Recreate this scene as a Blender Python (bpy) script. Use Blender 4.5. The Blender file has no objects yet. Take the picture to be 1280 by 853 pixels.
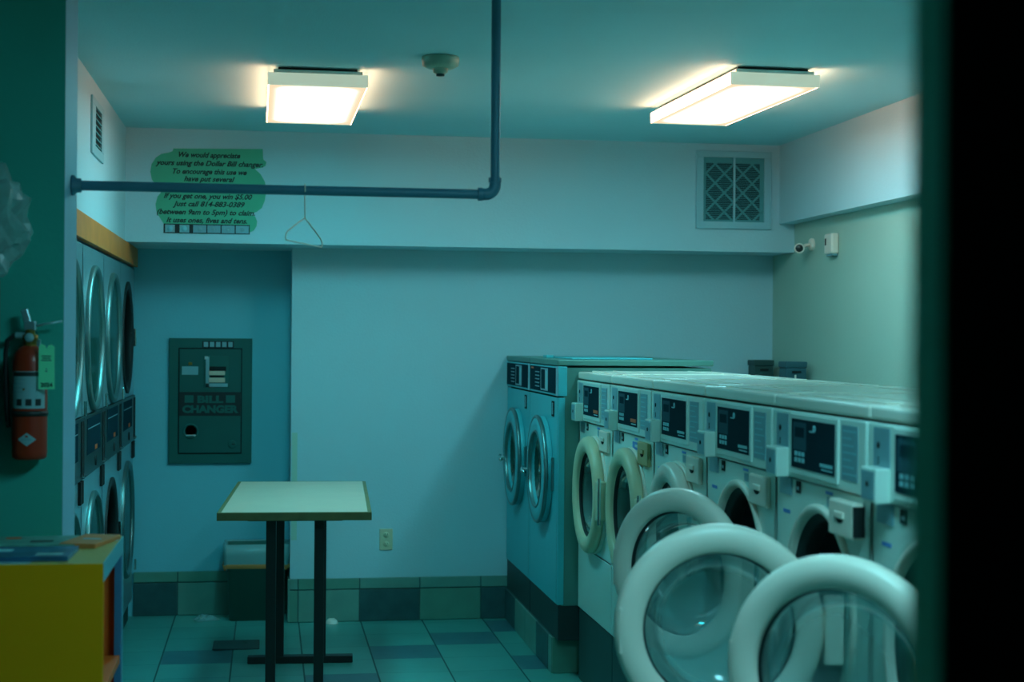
import bpy, bmesh, math, random
from math import sin, cos, pi, radians
from mathutils import Vector, Matrix
random.seed(7)
S = bpy.context.scene
C = S.collection

# ---------------------------------------------------------------- camera
FPX = 1930.0
cd = bpy.data.cameras.new('camera'); cam = bpy.data.objects.new('camera', cd); C.objects.link(cam)
cd.sensor_width = 36.0; cd.lens = FPX / 1280.0 * 36.0
yaw = math.atan(305 / FPX); pit = math.atan(4.2 / FPX); roll = 0.0075
fw = Vector((sin(yaw) * cos(pit), cos(yaw) * cos(pit), -sin(pit)))
rt = Vector((cos(yaw), -sin(yaw), 0)); up = rt.cross(fw)
rt2 = rt * cos(roll) + up * sin(roll); up2 = up * cos(roll) - rt * sin(roll)
cam.matrix_world = Matrix(((rt2.x, up2.x, -fw.x, 0), (rt2.y, up2.y, -fw.y, 0), (rt2.z, up2.z, -fw.z, 1.6), (0, 0, 0, 1)))
cd.clip_start = 0.05
cd.dof.use_dof = True; cd.dof.focus_distance = 6.4; cd.dof.aperture_fstop = 3.0
S.camera = cam
# ---------------------------------------------------------------- world / exposure
w = bpy.data.worlds.new('world'); S.world = w; w.use_nodes = True
w.node_tree.nodes['Background'].inputs[0].default_value = (0.0, 0.6, 0.6, 1)
w.node_tree.nodes['Background'].inputs[1].default_value = 0.004
S.view_settings.view_transform = 'Standard'; S.view_settings.look = 'None'
S.view_settings.gamma = 1.0; S.view_settings.exposure = 0.22
S.view_settings.use_curve_mapping = False
LAMP_CORE = (1.7, 23.0, 27.0)
LAMP_SIDE = (15.0, 6.5, 3.8)

# ---------------------------------------------------------------- materials
def nmat(name):
    m = bpy.data.materials.new(name); m.use_nodes = True
    return m, m.node_tree, m.node_tree.nodes['Principled BSDF']
def mat(name, col, rough=0.6, metal=0.0, var=0.0, scale=8.0, bump=0.0, bscale=60.0, spec=0.5, col2=None):
    m, t, b = nmat(name)
    b.inputs['Roughness'].default_value = rough; b.inputs['Metallic'].default_value = metal
    b.inputs['Specular IOR Level'].default_value = spec
    b.inputs['Base Color'].default_value = (*col, 1)
    tc = t.nodes.new('ShaderNodeTexCoord')
    n = t.nodes.new('ShaderNodeTexNoise'); n.inputs['Scale'].default_value = scale; n.inputs['Detail'].default_value = 4
    t.links.new(tc.outputs['Object'], n.inputs['Vector'])
    r = t.nodes.new('ShaderNodeMix'); r.data_type = 'RGBA'
    v = max(var, 0.02)
    c2 = col2 or tuple(max(0, x * (1 - 2 * v)) for x in col)
    r.inputs[6].default_value = (*[min(1, x * (1 + (0 if col2 else v))) for x in col], 1); r.inputs[7].default_value = (*c2, 1)
    t.links.new(n.outputs['Fac'], r.inputs[0]); t.links.new(r.outputs[2], b.inputs['Base Color'])
    if bump:
        n2 = t.nodes.new('ShaderNodeTexNoise'); n2.inputs['Scale'].default_value = bscale; n2.inputs['Detail'].default_value = 3
        t.links.new(tc.outputs['Object'], n2.inputs['Vector'])
        bp = t.nodes.new('ShaderNodeBump'); bp.inputs['Strength'].default_value = bump; bp.inputs['Distance'].default_value = 0.01
        t.links.new(n2.outputs['Fac'], bp.inputs['Height']); t.links.new(bp.outputs[0], b.inputs['Normal'])
    return m
def emis(name, col, strength=1.0):
    m, t, b = nmat(name); t.nodes.remove(b)
    e = t.nodes.new('ShaderNodeEmission'); e.inputs[0].default_value = (*col, 1); e.inputs[1].default_value = strength
    t.links.new(e.outputs[0], t.nodes['Material Output'].inputs[0]); return m
def lend_mat():
    m, t, b = nmat('lamp_end_plastic'); b.inputs['Base Color'].default_value = (.7, .8, .68, 1)
    b.inputs['Emission Color'].default_value = (.30, .34, .26, 1); b.inputs['Emission Strength'].default_value = 1.0; return m
def sheer(name, tint, dif, alpha, rough=0.05, gl=0.6):
    """see-through sheet: transparent + a little milky diffuse + fresnel gloss"""
    m, t, b = nmat(name); t.nodes.remove(b); N = t.nodes
    tr = N.new('ShaderNodeBsdfTransparent'); tr.inputs[0].default_value = (*tint, 1)
    df = N.new('ShaderNodeBsdfDiffuse'); df.inputs[0].default_value = (*dif, 1)
    g = N.new('ShaderNodeBsdfGlossy'); g.inputs['Roughness'].default_value = rough
    m1 = N.new('ShaderNodeMixShader'); m1.inputs[0].default_value = alpha
    t.links.new(tr.outputs[0], m1.inputs[1]); t.links.new(df.outputs[0], m1.inputs[2])
    fr = N.new('ShaderNodeFresnel'); fr.inputs[0].default_value = 1.5
    mu = N.new('ShaderNodeMath'); mu.operation = 'MULTIPLY'; mu.inputs[1].default_value = gl
    t.links.new(fr.outputs[0], mu.inputs[0])
    m2 = N.new('ShaderNodeMixShader'); t.links.new(mu.outputs[0], m2.inputs[0])
    t.links.new(m1.outputs[0], m2.inputs[1]); t.links.new(g.outputs[0], m2.inputs[2])
    t.links.new(m2.outputs[0], N['Material Output'].inputs[0]); return m
M = dict(
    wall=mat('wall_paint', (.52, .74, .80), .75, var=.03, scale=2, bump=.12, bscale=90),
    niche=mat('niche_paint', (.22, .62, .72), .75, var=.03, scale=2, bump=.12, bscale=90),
    ceil=mat('ceiling_paint', (.44, .80, .86), .8, var=.03, scale=1.5, bump=.15, bscale=120),
    green=mat('green_paint', (.03, .46, .37), .7, var=.06, scale=3, bump=.1),
    sage=mat('sage_paint', (.46, .62, .52), .75, var=.04, scale=2, bump=.12),
    strip=mat('blue_grey_paint', (.26, .52, .66), .6),
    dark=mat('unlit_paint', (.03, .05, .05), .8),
    jamb=mat('jamb_paint', (.25, .85, .65), .5),
    tile=mat('floor_tile', (.10, .43, .37), .3, var=.10, scale=5, bump=.06, bscale=30),
    tile2=mat('floor_tile_alt', (.09, .40, .35), .32, var=.12, scale=6, bump=.06, bscale=30),
    tiled=mat('floor_tile_dark', (.06, .20, .23), .32, var=.14, scale=9, bump=.06),
    grout=mat('grout', (.07, .14, .13), .8),
    btile=mat('base_tile', (.17, .36, .30), .4, var=.12, scale=9),
    btile2=mat('base_tile_green', (.13, .33, .25), .4, var=.10, scale=9),
    btiled=mat('base_tile_dark', (.04, .12, .125), .4, var=.22, scale=14),
    white=mat('white_enamel', (.74, .88, .80), .2, var=.02, scale=3),
    plas=mat('white_plastic', (.97, .82, .70), .35, var=.02, scale=4),
    tape=mat('old_tape', (.50, .70, .58), .6),
    cream=mat('aged_plastic', (.74, .66, .44), .4, var=.05, scale=7),
    cream2=mat('aged_plastic_dark', (.56, .40, .18), .4, var=.05, scale=7),
    plate=mat('blue_grey_plate', (.22, .42, .48), .35, metal=.2),
    panel=mat('display_panel', (.006, .035, .05), .8, var=.1, scale=20, spec=.04),
    panel2=mat('display_inset', (.03, .10, .13), .7, spec=.1),
    btn=mat('panel_button', (.25, .62, .68), .4),
    orange=mat('orange_sticker', (.75, .12, .02), .5),
    bluest=mat('blue_sticker', (.08, .28, .70), .5),
    paper=mat('white_paper', (.62, .76, .76), .6),
    txt=mat('printed_grey', (.20, .40, .46), .5),
    black=mat('black_metal', (.012, .018, .018), .45),
    blackg=mat('black_plastic', (.014, .028, .028), .3),
    gap=mat('dark_gap', (.006, .012, .012), .8),
    steel=mat('brushed_steel', (.42, .66, .72), .32, metal=.75, var=.05, scale=6),
    gsteel=mat('washer_steel_front', (.07, .54, .60), .45, metal=.12, var=.06, scale=3),
    side=mat('washer_green_side', (.10, .27, .23), .45, metal=.2, var=.05, scale=3),
    rim=mat('satin_rim', (.18, .32, .32), .38, metal=.9),
    lid=mat('lid_enamel_lit', (.98, .90, .78), .16, var=.02, scale=3, bump=.04, bscale=14),  # paler, warmer than the cabinet enamel: lamp glow on the tops put into colour
    chrome=mat('chrome', (.72, .86, .86), .16, metal=1.0),
    base=mat('dark_base', (.02, .045, .045), .5, var=.1),
    base2=mat('dark_green_base', (.03, .085, .08), .5, var=.1),
    drum=mat('drum_steel', (.20, .33, .35), .35, metal=.9),
    rubber=mat('rubber', (.012, .022, .022), .6),
    pipe=mat('pipe_paint', (.07, .23, .32), .45, var=.1, scale=12),
    wood=mat('orange_wood', (.95, .26, .04), .5, var=.12, scale=9),
    tabtop=mat('table_laminate', (.84, .60, .46), .4, var=.05, scale=7),
    tabedge=mat('table_wood_edge', (.24, .20, .08), .5, var=.2, scale=16),
    bill=mat('changer_grey_green', (.008, .13, .11), .5, metal=.0, var=.06),
    bill2=mat('changer_door', (.006, .11, .095), .5, metal=.0, var=.06),
    can=mat('bin_plastic', (.05, .15, .12), .45),
    yellow=mat('yellow_panel', (.84, .31, .0), .6, var=.05, scale=4, spec=.2),
    ytop=mat('yellow_top', (.50, .40, .10), .4, var=.05, scale=6),
    orangew=mat('orange_inside', (.85, .15, .015), .5, var=.1),
    bluee=mat('blue_edge', (.10, .42, .50), .5),
    boxt=mat('teal_box', (.03, .12, .15), .5),
    blued=mat('blue_stile', (.05, .20, .36), .5),
    red=mat('extinguisher_red', (.38, .03, .008), .35, var=.03),
    tag=mat('green_tag', (.20, 1.0, .55), .5),
    label=mat('label_paper', (.26, .48, .52), .5, var=.05),
    brass=mat('brass', (.45, .24, .06), .35, metal=.8),
    ink=mat('black_ink', (.012, .02, .02), .6),
    signg=mat('sign_green', (.08, .50, .30), .6, var=.05, scale=9),
    magb=mat('magazine_blue', (.03, .16, .30), .35, var=.5, scale=11),
    magg=mat('magazine_green', (.12, .38, .32), .4, var=.45, scale=22),
    magl=mat('magazine_light', (.30, .58, .60), .4, var=.25, scale=22),
    flyer=mat('orange_flyer', (.66, .22, .06), .6),
    cap=mat('fixture_housing', (.80, .90, .84), .5),
    vent=mat('vent_paint', (.36, .62, .68), .5),
    filt=mat('filter_pleats', (.008, .05, .055), .8),
    latt=mat('filter_lattice', (.10, .36, .38), .6),
    det=mat('detector_plastic', (.38, .52, .40), .5),
    glass=sheer('door_glass', (.62, .80, .80), (.30, .56, .54), .36),
    dglass=sheer('dryer_glass', (.20, .30, .28), (.015, .10, .085), .75, .12, .6),
    bag=sheer('plastic_film', (.88, .97, .97), (.50, .75, .76), .34, .2),
    liner=sheer('bin_liner', (.6, .8, .8), (.42, .70, .70), .6, .25),
    lend=lend_mat(),
)
def lens_mat(name, hx, hy, k=1.0, warm=1.0):
    """prismatic diffuser: bright over the tubes, dimmer plastic at its rim"""
    m, t, b = nmat(name); t.nodes.remove(b); N = t.nodes
    tc = N.new('ShaderNodeTexCoord'); sp = N.new('ShaderNodeSeparateXYZ'); t.links.new(tc.outputs['Object'], sp.inputs[0])
    def edge(out, h, soft):
        a = N.new('ShaderNodeMath'); a.operation = 'ABSOLUTE'; t.links.new(sp.outputs[out], a.inputs[0])
        r = N.new('ShaderNodeMapRange'); r.inputs[1].default_value = h; r.inputs[2].default_value = h - soft
        r.interpolation_type = 'SMOOTHSTEP'
        t.links.new(a.outputs[0], r.inputs[0]); return r.outputs[0]
    e1, e2 = edge(0, hx, .15), edge(1, hy, .14)
    mu = N.new('ShaderNodeMath'); mu.operation = 'MULTIPLY'; t.links.new(e1, mu.inputs[0]); t.links.new(e2, mu.inputs[1])
    pw = N.new('ShaderNodeMath'); pw.operation = 'POWER'; pw.inputs[1].default_value = 2.0; t.links.new(mu.outputs[0], pw.inputs[0]); mu = pw
    mx = N.new('ShaderNodeMix'); mx.data_type = 'RGBA'
    mx.inputs[6].default_value = (.85, .66, .42, 1); mx.inputs[7].default_value = (LAMP_CORE[0] * k * warm, LAMP_CORE[1] * k, LAMP_CORE[2] * k, 1)
    t.links.new(mu.outputs[0], mx.inputs[0])
    e = N.new('ShaderNodeEmission'); t.links.new(mx.outputs[2], e.inputs[0])
    t.links.new(e.outputs[0], N['Material Output'].inputs[0]); return m

# ---------------------------------------------------------------- mesh builder
class MB:
    def __init__(s): s.v = []; s.f = []; s.m = []; s.mats = []; s.cur = 0; s.sm = []
    def use(s, m):
        m = M[m] if isinstance(m, str) else m
        if m not in s.mats: s.mats.append(m)
        s.cur = s.mats.index(m); return s
    def add(s, vs, fs, mtx=None, smooth=False):
        o = len(s.v)
        for p in vs:
            p = Vector(p); s.v.append(mtx @ p if mtx else p)
        for f in fs: s.f.append([o + i for i in f]); s.m.append(s.cur); s.sm.append(smooth)
        return s
    def box(s, x0, x1, y0, y1, z0, z1, b=0.0, mtx=None):
        x0, x1 = sorted((x0, x1)); y0, y1 = sorted((y0, y1)); z0, z1 = sorted((z0, z1))
        b = min(b, (x1 - x0) * .45, (y1 - y0) * .45, (z1 - z0) * .45)
        if b <= 0:
            vs = [(x, y, z) for x in (x0, x1) for y in (y0, y1) for z in (z0, z1)]
            fs = [(0, 1, 3, 2), (4, 6, 7, 5), (0, 4, 5, 1), (2, 3, 7, 6), (0, 2, 6, 4), (1, 5, 7, 3)]
            return s.add(vs, fs, mtx)
        bm = bmesh.new()
        bmesh.ops.create_cube(bm, size=1)
        for v in bm.verts:
            v.co = Vector(((x0 + x1) / 2 + v.co.x * (x1 - x0), (y0 + y1) / 2 + v.co.y * (y1 - y0), (z0 + z1) / 2 + v.co.z * (z1 - z0)))
        bmesh.ops.bevel(bm, geom=bm.edges[:] + bm.verts[:], offset=b, segments=2, affect='EDGES', profile=.5)
        bm.verts.index_update()
        s.add([v.co.copy() for v in bm.verts], [[v.index for v in f.verts] for f in bm.faces], mtx); bm.free(); return s
    def lathe(s, prof, n=40, mtx=None, smooth=True, closed=False, a0=0.0, a1=2 * pi):
        """profile of (radius, height); axis = local z of mtx"""
        full = abs(a1 - a0 - 2 * pi) < 1e-6; k = n if full else n + 1
        vs = []
        for r, h in prof:
            for i in range(k):
                a = a0 + (a1 - a0) * i / n; vs.append((r * cos(a), r * sin(a), h))
        fs = []; P = len(prof)
        for j in range(P if closed else P - 1):
            j2 = (j + 1) % P
            for i in range(n):
                i2 = (i + 1) % k
                fs.append((j * k + i, j * k + i2, j2 * k + i2, j2 * k + i))
        return s.add(vs, fs, mtx, smooth)
    def cyl(s, p0, p1, r, n=16, r2=None):
        p0, p1 = Vector(p0), Vector(p1); d = p1 - p0; L = d.length
        q = d.to_track_quat('Z', 'Y').to_matrix().to_4x4(); q.translation = p0
        r2 = r if r2 is None else r2
        s.lathe([(r, 0), (r2, L)], n, q)
        s.add([(r * cos(2 * pi * i / n), r * sin(2 * pi * i / n), 0) for i in range(n)], [list(range(n))[::-1]], q)
        s.add([(r2 * cos(2 * pi * i / n), r2 * sin(2 * pi * i / n), L) for i in range(n)], [list(range(n))], q)
        return s
    def tube(s, pts, r, n=10):
        pts = [Vector(p) for p in pts]; vs = []; fs = []
        for i, p in enumerate(pts):
            d = (pts[min(i + 1, len(pts) - 1)] - pts[max(i - 1, 0)]).normalized()
            q = d.to_track_quat('Z', 'Y')
            for k in range(n): vs.append(p + q @ Vector((r * cos(2 * pi * k / n), r * sin(2 * pi * k / n), 0)))
        # keep rings untwisted
        for i in range(1, len(pts)):
            best = min(range(n), key=lambda o: sum((vs[i * n + (k + o) % n] - vs[(i - 1) * n + k] - (pts[i] - pts[i - 1])).length for k in range(n)))
            vs[i * n:(i + 1) * n] = [vs[i * n + (k + best) % n] for k in range(n)]
        for i in range(len(pts) - 1):
            for k in range(n): fs.append((i * n + k, i * n + (k + 1) % n, (i + 1) * n + (k + 1) % n, (i + 1) * n + k))
        fs.append(list(range(n))[::-1]); fs.append([(len(pts) - 1) * n + k for k in range(n)])
        return s.add(vs, fs, None, True)
    def prism(s, poly, h, mtx=None):
        """poly in local xy, extruded 0..h along local z"""
        n = len(poly)
        vs = [(x, y, 0) for x, y in poly] + [(x, y, h) for x, y in poly]
        fs = [list(range(n))[::-1], list(range(n, 2 * n))] + [(i, (i + 1) % n, n + (i + 1) % n, n + i) for i in range(n)]
        return s.add(vs, fs, mtx)
    def build(s, name, parent=None, loc=(0, 0, 0), rotz=0.0):
        me = bpy.data.meshes.new(name); me.from_pydata([tuple(v) for v in s.v], [], s.f)
        for m in s.mats: me.materials.append(m)
        for p, mi, sm in zip(me.polygons, s.m, s.sm): p.material_index = mi; p.use_smooth = sm
        me.update()
        bm = bmesh.new(); bm.from_mesh(me); bmesh.ops.recalc_face_normals(bm, faces=bm.faces); bm.to_mesh(me); bm.free()
        o = bpy.data.objects.new(name, me); C.objects.link(o)
        o.location = loc; o.rotation_euler = (0, 0, rotz)
        if parent: o.parent = parent
        return o
def mb(m): return MB().use(m)
AX = Matrix(((0, 0, 1, 0), (1, 0, 0, 0), (0, 1, 0, 0), (0, 0, 0, 1)))      # local z -> world x (lathe about x): (a,b,h)->(h,a,b)
AY = Matrix(((1, 0, 0, 0), (0, 0, 1, 0), (0, 1, 0, 0), (0, 0, 0, 1)))      # local (a,b,h) -> (a, h, b)
def T(x, y, z): return Matrix.Translation((x, y, z))
def thing(name, label, cat, loc=(0, 0, 0), rotz=0.0, group=None):
    o = bpy.data.objects.new(name, None); C.objects.link(o); o.empty_display_size = .05
    o.location = loc; o.rotation_euler = (0, 0, rotz); return tag(o, label, cat, group)
def tag(o, label, cat, group=None):
    o['label'] = label; o['category'] = cat
    if group: o['group'] = group
    return o
def struct(o): o['kind'] = 'structure'; return o
def dup(o, parent=None, loc=None):
    c = o.copy(); C.objects.link(c)
    if parent: c.parent = parent
    if loc: c.location = loc
    for ch in o.children: dup(ch, c)
    return c
def text_geo(mbx, s, x, z, h, mtx, width=None, bold=0.0, shear=0.0, align='CENTER', depth=.0006):
    """flat lettering appended to a mesh builder; local xy of mtx is the writing plane"""
    cu = bpy.data.curves.new('lettering', 'FONT'); cu.body = s; cu.size = h; cu.offset = bold; cu.shear = shear
    cu.align_x = align; cu.resolution_u = 3; cu.extrude = depth
    o = bpy.data.objects.new('lettering', cu); C.objects.link(o)
    bpy.context.view_layer.update()
    dg = bpy.context.evaluated_depsgraph_get(); me = bpy.data.meshes.new_from_object(o.evaluated_get(dg))
    xs = [v.co.x for v in me.vertices]; k = 1.0
    if width and xs: k = width / (max(xs) - min(xs)); mid = (max(xs) + min(xs)) / 2
    vs = [((v.co.x - (mid if width else 0)) * k + x, v.co.y + z, v.co.z) for v in me.vertices]
    mbx.add(vs, [list(p.vertices) for p in me.polygons], mtx)
    bpy.data.objects.remove(o); bpy.data.meshes.remove(me); bpy.data.curves.remove(cu)
FY = Matrix(((1, 0, 0, 0), (0, 0, -1, 0), (0, 1, 0, 0), (0, 0, 0, 1)))     # writing plane seen from -Y: (x,y,z)->(x,-z,y)
def FYat(x, y, z): return T(x, y, z) @ FY
def holed(mbx, x, ya, yb, za, zb, yc, zc, R, n=64):
    """vertical sheet at x with a round hole"""
    angs = sorted(set([2 * pi * i / n for i in range(n)] + [math.atan2(z - zc, y - yc) % (2 * pi) for y in (ya, yb) for z in (za, zb)]))
    inn = []; out = []
    for a in angs:
        c_, s_ = cos(a), sin(a); t = 1e9
        if abs(c_) > 1e-9: t = min(t, ((yb if c_ > 0 else ya) - yc) / c_)
        if abs(s_) > 1e-9: t = min(t, ((zb if s_ > 0 else za) - zc) / s_)
        inn.append((x, yc + R * c_, zc + R * s_)); out.append((x, yc + t * c_, zc + t * s_))
    k = len(angs)
    mbx.add(inn + out, [(i, (i + 1) % k, k + (i + 1) % k, k + i) for i in range(k)])

# ---------------------------------------------------------------- room
H = 2.69; YB = 8.70; YN = 9.0; YS = 8.33; XL = -.745; XR = 2.92; ZS = 2.09
XA = -3.0; YF = .90
# floor: staggered light and dark tiles over a grout bed
fl = mb('grout').box(XA, XR, YF - .06, YN, -.06, -.002)
cols = [-.51 + .345 * i for i in range(-8, 11)]
rows = [8.62 + .32 * 2 - .32 * j for j in range(0, 26)]
DK = {(0, 2), (5, 0), (4, 1), (3, 2), (5, 3), (2, 4), (1, 6), (4, 5), (3, 7), (-1, 5), (0, 8), (5, 7), (4, 9), (2, 9), (-2, 3), (-3, 6)}
for i, x in enumerate(cols):
    for j in range(len(rows) - 1):
        ci, rj = i - 8, j - 2
        x0, x1 = max(x + .004, XA), min(x + .345 - .004, XR); y1, y0 = min(rows[j] - .0012, YN), max(rows[j + 1] + .0012, YF - .06)
        if x1 <= x0 or y1 <= y0: continue
        dk = (ci, rj) in DK or (rj > 9 and (ci * 2 + rj) % 5 == 0)
        fl.use('tiled' if dk else ('tile' if (ci + rj // 2) % 2 else 'tile2')); fl.add([(x0, y0, 0), (x1, y0, 0), (x1, y1, 0), (x0, y1, 0)], [(0, 1, 2, 3)])
struct(fl.build('floor'))
struct(mb('ceil').box(XA, XR + .1, YF - .06, YN + .1, H, H + .08).build('ceiling'))
struct(mb('wall').box(.13, XR + .1, YB, YN + .1, 0, H).build('wall_back'))
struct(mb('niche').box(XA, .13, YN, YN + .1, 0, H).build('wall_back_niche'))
struct(mb('wall').box(XL, XR, YS, YN, ZS, H).build('wall_back_upper'))
struct(mb('wall').box(-1.6, XL, 4.9, YN, 2.09, H).build('wall_left_upper'))
pw = mb('green').box(XA, -.583, 4.6, 4.88, 0, H)
pw.use('strip').box(-.5835, -.5815, 4.6005, 4.88, 0, H)
struct(pw.build('wall_left_partition'))
struct(mb('green').box(XA - .1, XA, YF - .06, YN, 0, H).build('wall_left'))
struct(mb('sage').box(XR, XR + .1, YF - .06, YB, 0, H).build('wall_right'))
struct(mb('wall').box(2.83, XR, YF, YS, 2.25, H).build('wall_right_upper'))
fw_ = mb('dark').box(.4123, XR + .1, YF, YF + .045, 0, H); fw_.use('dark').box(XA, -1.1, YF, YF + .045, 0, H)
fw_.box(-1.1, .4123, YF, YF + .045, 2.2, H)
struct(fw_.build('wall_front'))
jm = mb('jamb').box(.4105, .4135, YF + .001, YF + .047, 0, 2.2, .001)
struct(jm.build('trim_1'))

# tile skirting
bb = mb('grout').box(.13, 1.36, YB - .008, YB, 0, .243)
for a, b_, m in ((.13, .172, 'btile2'), (.178, .514, 'btile'), (.520, .853, 'btiled'), (.859, 1.201, 'btile2'), (1.207, 1.36, 'btiled')):
    bb.use(m).box(a, b_, YB - .012, YB - .001, .003, .178, .002)
    bb.use('btile' if m != 'btile' else 'btile2').box(a, b_, YB - .014, YB - .001, .184, .243, .003)
struct(bb.build('baseboard_back'))
bb = mb('grout').box(XL, .13, YN - .008, YN, 0, .25)
for a, b_, m in ((XL, -.503, 'btiled'), (-.497, -.163, 'btile'), (-.157, .129, 'btile')):
    bb.use(m).box(a, b_, YN - .012, YN - .001, .003, .186, .002)
    bb.use('btile2').box(a, b_, YN - .014, YN - .001, .192, .25, .003)
bb.use('btile').box(.118, .131, YB - .012, YN - .014, .003, .243, .002)
struct(bb.build('baseboard_niche'))
# tiled plinth under the two steel washers
pl = mb('grout').box(1.352, 2.12, 7.237, YB - .014, 0, .172)
for a, b_, m in ((8.34, 8.68, 'btiled'), (8.0, 8.334, 'btile'), (7.66, 7.994, 'btile'), (7.32, 7.654, 'btiled'), (7.232, 7.314, 'btile')):
    pl.use(m).box(1.343, 1.353, a, b_, .002, .172, .001)
pl.use('btile2').box(1.349, 1.70, 7.227, 7.238, .002, .172, .001); pl.use('btile').box(1.706, 2.04, 7.227, 7.238, .002, .172, .001)
struct(pl.build('trim_2'))

# ---------------------------------------------------------------- ceiling lights
def light_fixture(loc, rot, label, L=1.15, Wd=.38, k=1.0, warm=1.0, side=1.0):
    t = thing('ceiling_light', label, 'ceiling light', loc, rot, 'ceiling lights')
    hx, hy = Wd / 2, L / 2
    b = mb('black').box(-hx * .8, hx * .8, -hy + .03, hy - .03, -.012, -.0005)
    b.build('mounting_plate', t)
    b = mb('cap').box(-hx + .02, hx - .02, -hy + .004, hy - .004, -.048, -.012, .003)
    b.build('housing', t)
    b = mb(lens_mat('diffuser_glow', hx, hy, k, warm)).add([(-hx + .004, -hy + .004, -.0745), (hx - .004, -hy + .004, -.0745), (hx - .004, hy - .004, -.0745), (-hx + .004, hy - .004, -.0745)], [(0, 3, 2, 1)])
    b.use(emis('lamp_side', LAMP_SIDE, side)).box(-hx, -hx + .004, -hy + .006, hy - .006, -.0745, -.028)
    b.box(hx - .004, hx, -hy + .006, hy - .006, -.0745, -.028)
    b.build('diffuser', t)
    for sgn in (-1, 1):
        y0 = sgn * hy
        b = mb('lend').box(-hx - .002, hx + .002, y0 - sgn * .006, y0, -.076, -.026, .001)
        b.build('end_cap', t)
    return t
light_fixture((.19, 6.87, H - .0005), radians(.4), 'wide flat ceiling light left of the round smoke detector', 1.14, .40, .9, 1.0, .65)
light_fixture((1.975, 6.505, H - .0005), radians(1.9), 'wide flat ceiling light near the square wall grille', 1.16, .37, 1.05, 4.0, .9)
light_fixture((.95, 2.35, H - .0005), 0, 'wide flat ceiling light nearest the doorway', 1.15, .38, 1.85, 3.8, .5)

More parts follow.
